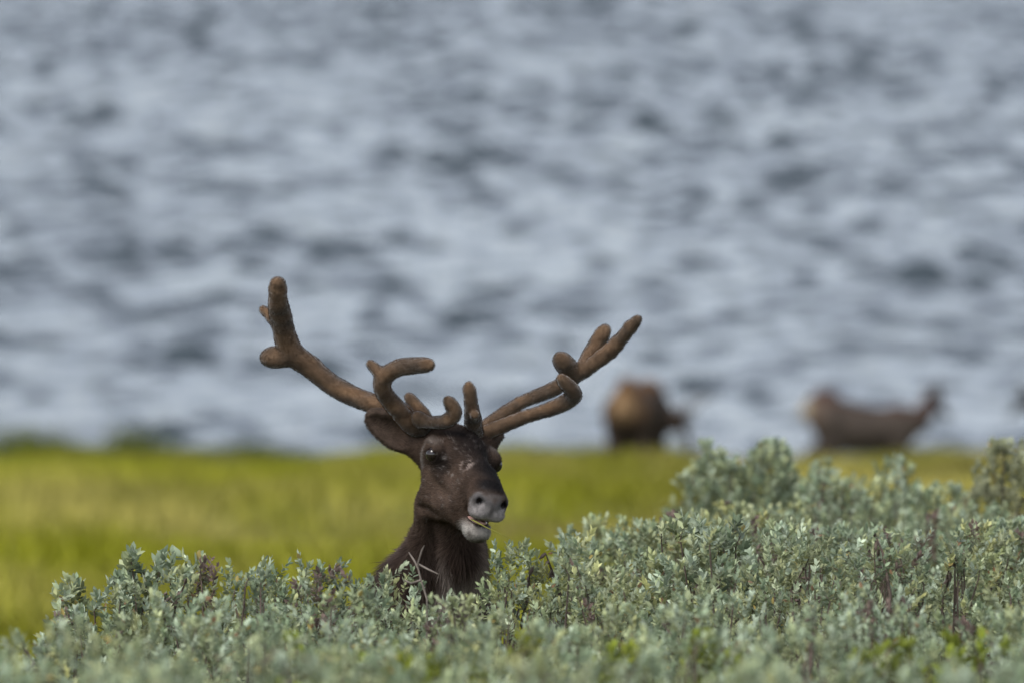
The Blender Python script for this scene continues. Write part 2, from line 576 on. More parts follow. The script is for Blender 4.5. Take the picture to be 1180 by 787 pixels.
# skull
FD.ell((-0.055, 0, 0.012), (0.085, 0.064, 0.060), 0.03)
FD.ell((-0.02, 0, 0.030), (0.075, 0.050, 0.036), 0.02)
FD.cone((0.0, 0, 0.006), (0.165, 0, -0.012), 0.048, 0.032, 0.03)                       # face
FD.cone((0.03, 0, 0.038), (0.165, 0, 0.010), 0.020, 0.021, 0.02)                       # nose bridge
FD.cone((0.14, 0, -0.002), (0.200, 0, -0.012), 0.031, 0.029, 0.025)
FD.ell((0.196, 0, -0.020), (0.037, 0.033, 0.026), 0.022)                               # muzzle
for s in (-1, 1):
    FD.ell((0.002, 0.057 * s, 0.021), (0.036, 0.022, 0.024), 0.020)                      # orbit
    FD.cone((-0.022, 0.064 * s, 0.040), (0.030, 0.066 * s, 0.035), 0.0075, 0.0075, 0.012)    # brow ridge
    FD.cone((0.020, 0.048 * s, -0.010), (0.09, 0.033 * s, -0.024), 0.012, 0.009, 0.02)  # cheek bone
    FD.cone((-0.03, 0.046 * s, 0.004), (-0.004, 0.040 * s, -0.05), 0.022, 0.022, 0.022)
    FD.ell((0.008, 0.027 * s, -0.050), (0.072, 0.026, 0.056), 0.025)                   # jaw muscle
    FD.cone((-0.022, 0.028 * s, -0.082), (0.12, 0.018 * s, -0.074), 0.025, 0.019, 0.022)   # jaw bone
    FD.ell((0.105, 0.026 * s, -0.046), (0.05, 0.022, 0.028), 0.022)                    # cheek pouch
    FD.ell((0.207, 0.016 * s, -0.041), (0.026, 0.022, 0.015), 0.012)                   # upper lip
    FD.ell((0.212, 0.026 * s, -0.014), (0.019, 0.011, 0.015), 0.010)                   # nostril wing
FD.cone((0.12, 0, -0.070), (0.175, 0, -0.082), 0.026, 0.024, 0.02)
FD.ell((0.184, 0, -0.087), (0.028, 0.025, 0.019), 0.016)                               # chin
# ears: cupped paddles
for s, bw, tw, hw in ((-1, at(485, 516, 25.075), at(424, 475, 25.10), .040), (1, at(556, 512, 25.10), at(573, 506, 25.19), .026)):
    b, tip = w2h(bw), w2h(tw)
    ax = tip - b; ln = np.linalg.norm(ax); ax /= ln
    fwd = np.array([0.10, -1.0, -0.30]) @ HM
    nrm = fwd - ax * (fwd @ ax); nrm /= np.linalg.norm(nrm)
    sd = np.cross(nrm, ax)
    rot = np.stack([ax, sd, nrm], 1)
    c = b + ax * ln * 0.57
    FD.cone(b - ax * .01, b + ax * .045, 0.026, 0.027, 0.018)
    FD.ell(b + ax * ln * .44 - sd * .004, (ln * 0.36, hw, 0.021), 0.012, rot)
    FD.ell(b + ax * ln * .70 + sd * .002, (ln * 0.31, hw * .66, 0.018), 0.016, rot)
    FD.ell(b + ax * ln * .47 - sd * .004 + nrm * .022, (ln * 0.32, hw * .80, 0.022), 0.006, rot, sub=True)
    FD.ell(b + ax * ln * .70 + sd * .002 + nrm * .019, (ln * 0.27, hw * .48, 0.018), 0.006, rot, sub=True)
# carved: mouth, nostrils, eye openings
FD.ell((0.215, -0.004, -0.0650), (0.060, 0.036, 0.0066), 0.004, sub=True)
for s in (-1, 1):
    FD.cone((0.15, 0.046 * s, -0.060), (0.20, 0.036 * s, -0.062), 0.0045, 0.0055, 0.008, sub=True)     # mouth line
    FD.cone((0.236, 0.023 * s, -0.017), (0.208, 0.025 * s, -0.018), 0.0072, 0.006, 0.004, sub=True)
    FD.cone((0.234, 0.0255 * s, -0.014), (0.214, 0.038 * s, 0.004), 0.0066, 0.0036, 0.006, sub=True)
    FD.ell((0.040, 0.090 * s, 0.0190), (0.027, 0.023, 0.0090), 0.004, sub=True)
    FD.ell((0.062, 0.066 * s, 0.004), (0.020, 0.016, 0.014), 0.016, sub=True)          # pit before the eye
    FD.ell((0.085, 0.066 * s, -0.040), (0.045, 0.020, 0.014), 0.018, sub=True)         # hollow under the facial crest
    FD.ell((0.05, 0.058 * s, -0.098), (0.07, 0.022, 0.012), 0.014, sub=True)           # crease above the jaw edge
EYE = {s: np.array([0.0165, 0.0680 * s, 0.0205]) for s in (-1, 1)}
Vh, Qh_ = FD.mesh()
Vb = h2w(Vh)
Nb = vert_normals(Vb, Qh_)


def smooth01(x): x = np.clip(x, 0, 1); return x * x * (3 - 2 * x)


def near(P, c, r):
    return smooth01(1.35 - np.linalg.norm((P - np.asarray(c)) / np.asarray(r), axis=1))


def coat_colour(P, Wp):
    """natural colouring of the coat, P in head space, Wp in world"""
    n = len(P)
    c = np.tile(np.array([0.052, 0.035, 0.026]), (n, 1))
    def mix(col, f):
        nonlocal c
        f = np.clip(f, 0, 1)[:, None]
        c = c * (1 - f) + np.array(col) * f
    n1 = vnoise(P * 45, 51); n2 = vnoise(P * 110, 52)
    F, L, U = P.T
    mix((0.070, 0.047, 0.035), near(P, (0.05, -0.05, -0.045), (0.08, 0.05, 0.05)) * (0.6 + .4 * n1))
    mix((0.085, 0.062, 0.050), near(P, (0.03, 0.06, -0.055), (0.08, 0.05, 0.05)) * (0.6 + .4 * n1))
    mix((0.013, 0.010, 0.009), near(P, (0.03, 0.008, 0.06), (0.11, 0.058, 0.05)))             # dark forehead
    mix((0.009, 0.008, 0.008), np.maximum(near(P, (0.15, 0.006, 0.026), (0.085, 0.036, 0.036)), near(P, (0.205, 0.0, 0.016), (0.035, 0.045, 0.022))))           # black bridge
    for s in (-1, 1):
        mix((0.010, 0.008, 0.007), near(P, (0.046, 0.058 * s, 0.010), (0.030, 0.03, 0.034)) * .9)
        mix((0.115, 0.100, 0.090), near(P, (-0.022, 0.072 * s, 0.012), (0.014, 0.03, 0.036)) * (.75 + .3 * n2))
        mix((0.10, 0.085, 0.075), near(P, (0.004, 0.076 * s, 0.047), (0.032, 0.022, 0.010)) * (.7 + .4 * n2))
        mix((0.010, 0.008, 0.008), near(P, (0.024, 0.082 * s, 0.0205), (0.024, 0.02, 0.0145)))   # lids
    # grey muzzle band, white lips and chin
    mz = smooth01((F - 0.198 + 0.016 * n1 + .008 * n2) / 0.026) * (U > -0.075)
    mix((0.090, 0.084, 0.083), mz * smooth01((0.006 - U + .010 * n2) / 0.020))
    mix((0.19, 0.173, 0.167), mz * smooth01((-0.016 - U + .006 * n1) / 0.018))
    mix((0.20, 0.18, 0.172), near(P, (0.208, 0, -0.042), (0.028, 0.05, 0.014)) * .85)
    mix((0.07, 0.062, 0.062), near(P, (0.236, 0, -0.030), (0.010, 0.006, 0.016)) * .8)
    mix((0.30, 0.27, 0.26), near(P, (0.220, 0, -0.050), (0.030, 0.040, 0.008)) * smooth01((F - .18) / .02))
    mix((0.40, 0.38, 0.345), near(P, (0.182, 0, -0.094), (0.046, 0.045, 0.026)) * (U < -0.063) * np.clip(.85 + .4 * n1 + .3 * n2, 0, 1))
    mix((0.035, 0.026, 0.024), near(P, (0.195, 0, -0.065), (0.05, 0.045, 0.0065)) * .9)  # lip line
    for s in (-1, 1):
        mix((0.006, 0.005, 0.005), near(P, (0.222, 0.029 * s, -0.015), (0.014, 0.0090, 0.0100)))
    # healing scar on the face
    mix((0.25, 0.20, 0.175), near(P, (0.110, -0.026, 0.030), (0.020, 0.014, 0.02)) * smooth01(n2 * 1.6 + .45))
    fl_ = np.clip(vnoise(P * 190, 55) * 1.8 - .75, 0, 1) * smooth01((F + .05) / .05) * smooth01((0.17 - F) / .05)
    mix((0.16, 0.14, 0.128), fl_ * (.35 + .5 * (np.abs(L) > .03)))                      # grey flecks of the moult
    # ears: greyer inside, pale rim
    ea = smooth01((np.abs(L) - 0.085) / 0.03) * (F < -0.05)
    mix((0.050, 0.036, 0.028), ea * .8)
    # neck and mane
    low = smooth01((HEAD[2] - 0.10 - Wp[:, 2]) / 0.1)
    mix((0.062, 0.042, 0.034), low)
    mane = smooth01((Wp[:, 0] - (HEAD[0] - 0.10)) / 0.07) * smooth01((HEAD[2] - 0.17 - Wp[:, 2]) / 0.09)
    streak = vnoise(np.stack([Wp[:, 0] * 55, Wp[:, 1] * 30, Wp[:, 2] * 9], 1), 53)
    mix((0.38, 0.32, 0.28), mane * np.clip(.42 + .65 * streak, 0, 1))
    mix((0.040, 0.027, 0.022), low * (1 - mane) * np.clip(.25 - .7 * streak, 0, 1))
    mix((0.17, 0.128, 0.105), low * (1 - mane) * np.clip(-.15 + .7 * streak, 0, 1))
    mix((0.15, 0.12, 0.10), low * smooth01((HEAD[0] - 0.15 - Wp[:, 0]) / 0.06) * np.clip(.4 + .5 * streak, 0, 1))
    return c * (1 + .18 * n1 + .12 * n2)[:, None]


Cb = coat_colour(Vh, Vb)
base = np.array([chest[0] - .15, chest[1] + .4, GZH])


def empty(name, loc):
    o = bpy.data.objects.new(name, None)
    COL.objects.link(o)
    o.location = loc
    o.empty_display_size = 0.2
    return o


deer = tag(empty('reindeer', base), 'dark brown reindeer with velvet antlers chewing, head and neck above the grey shrubs', 'reindeer')
body = link('body', make_mesh('body', Vb - base, Qh_, M_coat, Cb), deer)

# coat of hairs
P_ = Vh
F_, L_, U_ = P_.T
onhead = (F_ > -0.19) & (U_ > -0.16) & (np.abs(L_) < .26)
lowz = smooth01((HEAD[2] - 0.14 - Vb[:, 2]) / 0.12)
tow = Vb[:, 1] < HEAD[1] + .62
dens = np.where(onhead, 330000.0, np.where(tow, 230000.0, 14000.0))
bare = np.zeros(len(P_))
for s in (-1, 1):
    bare = np.maximum(bare, near(P_, (0.222, 0.029 * s, -0.015), (0.014, 0.013, 0.011)))
    bare = np.maximum(bare, near(P_, (0.024, 0.083 * s, 0.0205), (0.0235, 0.02, 0.0125)))
bare = np.maximum(bare, near(P_, (0.20, 0, -0.064), (0.05, 0.04, 0.006)))
dens = dens * (1 - bare * .96)
leng = np.where(onhead, 0.0095, 0.024) * (1 + 0.2 * vnoise(P_ * 30, 61))
leng = leng + lowz * 0.024
leng = np.where(near(P_, (0.185, 0, -0.095), (0.045, 0.045, 0.03)) > .3, 0.011, leng)
muz = smooth01((F_ - 0.15) / .03)
leng = leng * (1 - .45 * muz)
flow = np.zeros_like(P_)
flow[:, 0] = -1.0
flow[:, 2] = -0.35
flow = flow @ HM.T
flow = flow * (1 - lowz[:, None]) + np.array([0.10, 0.15, -1.0]) * lowz[:, None] * 1.2
tri, B = sample_surface(Vb, Qh_, dens)
def bl(A): return (A[tri] * B[..., None]).sum(1) if A.ndim == 2 else (A[tri] * B).sum(1)
Pt, Nt, Fl, Lg, Lz = bl(Vb), bl(Nb), bl(flow), bl(leng), bl(lowz)
Nt /= np.maximum(np.linalg.norm(Nt, axis=1, keepdims=True), 1e-9)
Fl = Fl - Nt * (Fl * Nt).sum(1, keepdims=True)
Fl /= np.maximum(np.linalg.norm(Fl, axis=1, keepdims=True), 1e-9)
swirl = np.stack([vnoise(Pt * 22, 71), vnoise(Pt * 22, 72), vnoise(Pt * 22, 73)], 1)
clumps = np.stack([vnoise(Pt * np.array([60, 60, 25]), 74), vnoise(Pt * np.array([60, 60, 25]), 75), vnoise(Pt * np.array([60, 60, 25]), 76)], 1)
Dr = Fl + Nt * (0.42 + .10 * Lz)[:, None] + swirl * .25 + clumps * (.12 + .30 * Lz)[:, None] + rng.normal(0, .20, Pt.shape)
Dr /= np.linalg.norm(Dr, axis=1, keepdims=True)
cf = coat_colour(w2h(Pt), Pt) * rng.uniform(.55, 1.55, (len(Pt), 1))
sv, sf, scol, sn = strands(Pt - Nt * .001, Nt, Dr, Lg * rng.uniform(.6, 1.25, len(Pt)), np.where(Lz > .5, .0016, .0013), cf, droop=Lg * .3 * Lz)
tag(link('fur', make_mesh('fur', sv - base, sf, M_fur, scol, normals=sn), body), kind='stuff')
print('fur strands', len(Pt))


def uv_sphere(r, nu=24, nv=14):
    V, Fq = [(0, 0, r)], []
    for i in range(1, nv):
        for j in range(nu):
            a, b = math.pi * i / nv, 2 * math.pi * j / nu
            V.append((r * math.sin(a) * math.cos(b), r * math.sin(a) * math.sin(b), r * math.cos(a)))
    V.append((0, 0, -r))
    tr, qd = [], []
    for j in range(nu):
        tr.append((0, 1 + j, 1 + (j + 1) % nu))
        e = len(V) - 1 - nu
        tr.append((len(V) - 1, e + (j + 1) % nu, e + j))
    for i in range(nv - 2):
        for j in range(nu):
            a, b = 1 + i * nu + j, 1 + i * nu + (j + 1) % nu
            qd.append((a, a + nu, b + nu, b))
    return np.array(V), [np.array(qd), np.array(tr)]


for s in (-1, 1):
    v, f = uv_sphere(0.0160 * HS)
    link('eye', make_mesh('eye', v + h2w(EYE[s]) - base, f, M_eye), deer)

# tongue and lower lip held a little open
TF = Field(np.arange(0.13, 0.25, .003), np.arange(-.05, .05, .003), np.arange(-.1, -.03, .003))
TF.ell((0.178, -0.004, -0.0645), (0.034, 0.019, 0.0036), 0.004)
TF.ell((0.203, -0.010, -0.0625), (0.012, 0.015, 0.0032), 0.006)
tv, tq = TF.mesh()
link('tongue', make_mesh('tongue', h2w(tv) - base, tq, M_tongue), deer)

# antlers in velvet: (px, py, depth behind the eyes, radius px)
MPX = PXT * 25.0
DY = 25.0


def ant(pts):
    return [at(p[0], p[1], DY + p[2]) for p in pts], [p[3] * MPX for p in pts]


ANT = {
    'R': [
        [(489, 497, .085, 12), (484, 488, .10, 12), (462, 475, .13, 11), (440, 468, .16, 10.5), (413, 459, .19, 10.5), (384, 444, .21, 11.5), (355, 421, .21, 12.5), (335, 405, .20, 13.5), (327, 380, .18, 12.5), (321, 353, .14, 11.5), (320, 328, .10, 10.5)],
        [(334, 408, .20, 13), (322, 411, .21, 12), (309, 412, .22, 11.5)],
        [(320, 372, .17, 8), (303, 357, .20, 6.2)],
        [(487, 494, .075, 11), (475, 489, .05, 12), (457, 471, .02, 10.5), (442, 451, -.01, 9.3), (443, 434, -.03, 9.5), (460, 424, -.05, 9.3), (478, 421, -.08, 8.8), (495, 420, -.11, 7.8)],
        [(440, 432, -.03, 8), (427, 419, -.02, 6)],
        [(488, 495, .07, 9), (484, 484, .03, 8.5), (481, 480, .015, 7.5)],
        [(484, 484, .03, 8), (500, 487, .0, 7.2), (517, 484, -.03, 7.2), (524, 474, -.045, 6.8), (516, 461, -.055, 6)],
        [(492, 481, .05, 6.5), (481, 469, .06, 6.3), (471, 457, .07, 6.2)],
    ],
    'L': [
        [(552, 506, .10, 10), (558, 496, .12, 9), (568, 486, .14, 8), (600, 464, .18, 7.5), (634, 450, .22, 8), (664, 432, .24, 9.5), (703, 404, .22, 9), (734, 369, .17, 7.2)],
        [(663, 431, .24, 9), (655, 424, .23, 11), (646, 414, .21, 11)],
        [(672, 424, .24, 8.5), (684, 402, .27, 8.8), (697, 381, .28, 8.8)],
        [(554, 505, .09, 9), (563, 497, .09, 8.5), (600, 482, .07, 8), (634, 471, .04, 8), (656, 461, .01, 8.3), (661, 452, -.01, 8.5), (647, 437, -.03, 7.2)],
        [(550, 508, .09, 9), (546, 497, .06, 9.5), (545, 484, .02, 9), (543, 464, -.01, 7.2), (540, 444, -.02, 6.8)],
        [(546, 480, .01, 7), (547, 478, -.018, 6.5)],
    ],
}
for side in ('R', 'L'):
    P = [ant(b) for b in ANT[side]]
    allp = np.concatenate([np.array(p[0]) for p in P])
    lo, hi = allp.min(0) - .04, allp.max(0) + .04
    AF = Field(*[np.arange(lo[i], hi[i], .0034) for i in range(3)])
    for pts, rad in P:
        # refine the path with a smooth spline
        pts, rad = np.array(pts), np.array(rad)
        n = len(pts)
        if n > 2:
            t = np.linspace(0, n - 1, (n - 1) * 4 + 1)
            ext = np.vstack([2 * pts[0] - pts[1], pts, 2 * pts[-1] - pts[-2]])
            i = np.minimum(t.astype(int), n - 2); u = (t - i)[:, None]
            p0, p1, p2, p3 = ext[i], ext[i + 1], ext[i + 2], ext[i + 3]
            q = .5 * (2 * p1 + (p2 - p0) * u + (2 * p0 - 5 * p1 + 4 * p2 - p3) * u ** 2 + (3 * p1 - p0 - 3 * p2 + p3) * u ** 3)
            r = np.interp(t, np.arange(n), rad)
        else:
            q, r = pts, rad
        r = r * (1 + .07 * vnoise(q * 16, 86)); r[-1] *= .86
        AF.path(q, r * .93, 0.006)
    V, Q = AF.mesh()
    N = vert_normals(V, Q)
    V = V + N * (.0018 * vnoise(V * np.array([16, 60, 60]), 81) + .0004 * vnoise(V * 160, 82))[:, None]
    n1 = vnoise(V * 40, 83)
    root = smooth01((0.14 - np.linalg.norm(V - h2w((-0.06, 0, .06)), axis=1)) / .12)[:, None]
    n3 = vnoise(V * np.array([14, 40, 40]), 84)
    ca = np.array([0.110, 0.070, 0.043]) * (1 + .20 * n1[:, None]) * (1 + .38 * n3[:, None] * np.array([1.1, .9, .6]))
    ca = ca * (1 - .35 * root) + np.array([0.060, 0.050, 0.042]) * .35 * root
    a = link('antler', make_mesh('antler', V - base, Q, M_velvet, ca), deer)
    tri, B = sample_surface(V, Q, np.full(len(V), 420000.0))
    def bl(A): return (A[tri] * B[..., None]).sum(1)
    Pt, Nt, ct = bl(V), bl(N), bl(ca)
    Nt /= np.linalg.norm(Nt, axis=1, keepdims=True)
    Dr = Nt + rng.normal(0, .4, Pt.shape); Dr /= np.linalg.norm(Dr, axis=1, keepdims=True)
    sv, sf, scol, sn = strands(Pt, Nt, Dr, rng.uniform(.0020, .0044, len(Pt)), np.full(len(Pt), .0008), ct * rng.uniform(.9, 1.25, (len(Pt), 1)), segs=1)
    tag(link('velvet', make_mesh('velvet', sv - base, [sf[1]], M_velvet_hair, scol, normals=sn), a), kind='stuff')
    print('velvet', len(Pt))


def tube(pts, rad, n=6):
    pts, rad = np.asarray(pts, float), np.asarray(rad, float)
    T = np.gradient(pts, axis=0); T /= np.linalg.norm(T, axis=1, keepdims=True)
    ref = np.array([0.31, 0.83, 0.46])
    A = np.cross(T, ref); A /= np.linalg.norm(A, axis=1, keepdims=True)
    Bn = np.cross(T, A)
    V = []
    for i in range(len(pts)):
        for j in range(n):
            a = 2 * math.pi * j / n
            V.append(pts[i] + rad[i] * (math.cos(a) * A[i] + math.sin(a) * Bn[i]))
    Q = [(i * n + j, i * n + (j + 1) % n, (i + 1) * n + (j + 1) % n, (i + 1) * n + j) for i in range(len(pts) - 1) for j in range(n)]
    return np.array(V), np.array(Q)


# stalk of grass in its mouth
p0 = h2w((0.185, -0.020, -0.064))
st = [p0, at(547, 600, 24.74), at(558, 606, 24.72), at(572, 613, 24.72), at(588, 620, 24.73)]
v, q = tube(st, [.0012, .0012, .0010, .0008, .0005], 5)
o = link('grass_stalk', make_mesh('grass_stalk', v - p0, q, M_grass, np.tile([0.32, 0.32, 0.06], (len(v), 1))), None, p0)
tag(o, 'thin yellow-green grass stalk hanging from the reindeer\'s mouth', 'grass stalk')


# ------------------------------------------------------------------ shrubs
GREENS = np.array([[0.240, 0.290, 0.190], [0.325, 0.378, 0.275], [0.172, 0.218, 0.132], [0.280, 0.312, 0.172]])
BARKC = np.array([0.095, 0.070, 0.056])


def leaf_template(detail):
    if detail:
        V = np.array([[0, 0, 0], [.28, .20, .09], [.28, 0, 0], [.28, -.20, .09], [.66, .17, .12], [.66, 0, .03], [.66, -.17, .12], [1, 0, .14]])
        T = np.array([[0, 1, 2], [0, 2, 3], [1, 4, 5], [1, 5, 2], [2, 5, 6], [2, 6, 3], [4, 7, 5], [5, 7, 6]])
    else:
        V = np.array([[0, 0, 0], [.45, .22, .06], [.5, 0, 0], [.45, -.22, .06], [1, 0, .08]])
        T = np.array([[0, 2, 1], [0, 3, 2], [1, 2, 4], [2, 3, 4]])
        T = T[:, ::-1]
    return V, T


def shoot_leaves(tips, dirs, lens, n_leaf, tone, lsize, seed):
    """leaves spiralling up each shoot, a rosette at its tip; returns origin, axis, normal, length, colour"""
    r = np.random.default_rng(seed)
    n = len(tips)
    k = np.arange(n_leaf)
    t = (k + r.uniform(-.3, .3, (n, n_leaf))) / n_leaf                   # 0 low .. 1 tip
    t = np.clip(t, 0, 1)
    ph = k * 2.39996 + r.uniform(0, 6.28, (n, 1)) + r.normal(0, .25, (n, n_leaf))
    d = dirs[:, None, :]
    ref = np.array([0.37, 0.55, 0.21])
    a = np.cross(dirs, ref); a /= np.linalg.norm(a, axis=1, keepdims=True)
    b = np.cross(dirs, a)
    o = tips[:, None, :] - d * (lens[:, None] * (1 - t))[..., None]
    open_ = np.radians(22 + 58 * (1 - t) ** .9 + r.normal(0, 13, t.shape))
    rad = np.cos(ph)[..., None] * a[:, None] + np.sin(ph)[..., None] * b[:, None]
    ax = d * np.cos(open_)[..., None] + rad * np.sin(open_)[..., None]
    up = d * np.sin(open_)[..., None] - rad * np.cos(open_)[..., None]     # upper face of the leaf
    roll = r.normal(0, .45, t.shape)[..., None]
    sd = np.cross(up, ax)
    up = up * np.cos(roll) + sd * np.sin(roll)
    ln = lsize * (0.55 + .6 * np.sin(np.pi * np.clip(.18 + .72 * (1 - t), 0, 1))) * r.uniform(.75, 1.2, t.shape)
    col = tone[:, None, :] * (1 + .62 * (t - .42))[..., None] * r.uniform(.75, 1.25, t.shape)[..., None]  # young tip leaves paler; highlight-to-shadow contrast along the shoot also put into the colour
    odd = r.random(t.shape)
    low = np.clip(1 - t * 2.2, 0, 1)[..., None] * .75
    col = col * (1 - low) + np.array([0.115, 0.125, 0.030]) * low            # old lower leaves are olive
    col = np.where((odd < .006)[..., None], np.array([0.36, 0.28, 0.09]), col)
    col = np.where(((odd > .006) & (odd < .012))[..., None], np.array([0.22, 0.13, 0.07]), col)
    f = lambda A: A.reshape(-1, A.shape[-1])
    return f(o), f(ax), f(up), ln.ravel(), f(col)


def leaf_mesh_data(o, ax, up, ln, col, detail, width=1.22):
    V0, T0 = leaf_template(detail)
    sd = np.cross(up, ax)
    sd /= np.linalg.norm(sd, axis=1, keepdims=True)
    V = o[:, None] + ln[:, None, None] * (V0[None, :, 0:1] * ax[:, None] + width * V0[None, :, 1:2] * sd[:, None] + V0[None, :, 2:3] * up[:, None])
    nv = len(V0)
    T = (np.arange(len(o))[:, None, None] * nv + T0[None]).reshape(-1, 3)
    C = np.repeat(col, nv, axis=0)
    return V.reshape(-1, 3), T, C


def shrub(px, top_py, y, rad, label, group=None, seed=0, detail=False, single=0, dens=1.0, green=None, lsize=0.0145, sparse_low=True, name='willow_shrub', cat='shrub', hollow=1.0):
    r = np.random.default_rng(1000 + seed)
    top = at(px, top_py, y)
    gz = float(ground_z(top[0], y))
    h = max(top[2] - gz, 0.22)
    base = np.array([top[0], y, gz])
    root = tag(empty(name, base), label, cat, group)
    n = int(520 * dens * (rad / .3) ** 2) + 14
    # shoot tips over an uneven dome
    u = np.sqrt(r.random(n)); th = r.uniform(0, 6.283, n)
    X = np.stack([u * np.cos(th), u * np.sin(th)], 1)
    lump = vnoise(np.c_[X * 2.6, np.full(n, seed * 3.7)], 7)
    prof = np.sqrt(np.clip(1 - 0.80 * u ** 2.4, 0, 1))
    depth = r.random(n) ** 1.7 * .50
    hz = h * (prof * (0.93 + .13 * lump) - depth * .75)
    gap = np.clip(-vnoise(np.c_[X * rad / .09, np.full(n, seed * 5.3)], 8) - .02, 0, 1)      # hollows between the sprays
    big = np.clip(-vnoise(np.c_[X * rad / .19, np.full(n, seed * 7.1)], 9) - .05, 0, 1)
    hz = hz - (gap * .22 + big * .22) * hollow
    tips = np.stack([X[:, 0] * rad, X[:, 1] * rad, np.maximum(hz, .05)], 1)
    tips[:, 2] *= h / np.percentile(tips[:, 2], 97)
    dirs = np.stack([X[:, 0] * .75, X[:, 1] * .75, np.full(n, .85)], 1) + r.normal(0, .26, (n, 3))
    dirs /= np.linalg.norm(dirs, axis=1, keepdims=True)
    lens = r.uniform(.035, .065, n)
    g = GREENS[r.integers(0, len(GREENS), n)] if green is None else np.tile(green, (n, 1))
    spray = vnoise(np.c_[X * rad / .10, np.full(n, seed * 2.1)], 12)[:, None]
    tone = g * (1 + .28 * spray) * r.uniform(.8, 1.25, (n, 1))
    tone = tone * (1 + np.clip(vnoise(np.c_[X * rad / .13, np.full(n, seed * 1.3)], 13), 0, 1)[:, None] * np.array([.25, .05, -.35]))
    brown = vnoise(np.c_[X * rad / .11, np.full(n, seed * 4.4)], 14) > (.62 if name == 'willow_shrub' else 9)
    tone[brown] = np.array([0.125, 0.088, 0.072]) * r.uniform(.7, 1.3, (int(brown.sum()), 1))
    thin = (gap + big) * hollow > .75
    dead = r.random(n) < .012
    gone = thin & (r.random(n) < .5)
    tips[dead, 2] -= .02
    tips[:, 2] = np.minimum(tips[:, 2], h * 1.03)
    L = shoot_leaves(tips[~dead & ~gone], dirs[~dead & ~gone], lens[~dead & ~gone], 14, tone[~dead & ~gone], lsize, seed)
    ids = np.zeros(0, int)
    if single:                                   # the leaves that stand out sharp are objects of their own
        w = L[0] + L[1] * L[3][:, None]
        score = w[:, 2] / h - 0.6 * w[:, 1] / rad * .3 - .35 * np.abs(w[:, 0]) / rad
        ids = np.argsort(-score)[:single]
    rest = np.setdiff1d(np.arange(len(L[0])), ids)
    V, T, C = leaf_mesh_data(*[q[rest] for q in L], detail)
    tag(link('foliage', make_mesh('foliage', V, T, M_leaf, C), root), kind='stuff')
    if len(ids):
        shared = []
        for k in range(6):
            V0, T0 = leaf_template(True)
            V0 = V0 * np.array([1, r.uniform(1.0, 1.4), r.uniform(.5, 1.6)])
            shared.append(make_mesh('leaf', V0, T0, M_leaf, np.tile(GREENS[k % 4] * r.uniform(.9, 1.25), (8, 1))))
        for k, i in enumerate(ids):
            lo = link('leaf', shared[k % 6], root)
            sd = np.cross(L[2][i], L[1][i]); sd /= np.linalg.norm(sd)
            m = np.stack([L[1][i], sd, L[2][i]], 1) * L[3][i]
            M = Matrix.Identity(4)
            for a in range(3):
                for b in range(3):
                    M[a][b] = m[a, b]
                M[a][3] = L[0][i][a]
            lo.matrix_local = M
    # branches: from the root out to the shoots
    segs_v, segs_q, off = [], [], 0
    nb_ = min(n, 34)
    pick = r.choice(n, nb_, replace=False)
    pick = pick[~gone[pick]]
    hubs = np.stack([r.normal(0, .35 * rad, 9), r.normal(0, .35 * rad, 9), np.full(9, h * .42)], 1)
    v, q = tube([(0, 0, -.10), (0, 0, -.02), (0, 0, .03)], [.03, .028, .015], 6)
    segs_v.append(v); segs_q.append(q + off); off += len(v)
    for hb in hubs:
        p = [hb * np.array([.15, .15, 0]) + [0, 0, -.03], hb * np.array([.6, .6, .5]), hb]
        v, q = tube(p, [.011, .009, .006], 5)
        segs_v.append(v); segs_q.append(q + off); off += len(v)
    for i in pick:
        hb = hubs[np.argmin(np.linalg.norm(hubs - tips[i], axis=1))]
        e = tips[i] - dirs[i] * lens[i] * .4
        mid = (hb + e) / 2 - np.array([0, 0, .02]) + r.normal(0, .015, 3)
        v, q = tube([hb, mid, e - dirs[i] * lens[i] * .5, e], [.0032, .0024, .0018, .0012], 4)
        segs_v.append(v); segs_q.append(q + off); off += len(v)
    for i in np.where(dead)[0]:                  # bare dead shoots with withered catkins
        e = tips[i]
        hb = hubs[np.argmin(np.linalg.norm(hubs - tips[i], axis=1))]
        v, q = tube([hb, e - dirs[i] * .14, e - dirs[i] * .05 + r.normal(0, .006, 3), e], [.004, .004, .003, .0015], 4)
        segs_v.append(v); segs_q.append(q + off); off += len(v)
        for c in range(5):
            cc = e - dirs[i] * .02 * c
            dd = r.normal(0, 1, 3); dd /= np.linalg.norm(dd)
            v, q = tube([cc, cc + dd * .010, cc + dd * .02], [.003, .0045, .0015], 4)
            segs_v.append(v); segs_q.append(q + off); off += len(v)
    V = np.concatenate(segs_v)
    C = BARKC * (1 + .5 * vnoise(V * 30, seed)[:, None])
    link('branches', make_mesh('branches', V, np.concatenate(segs_q), M_bark, C), root)
    return root


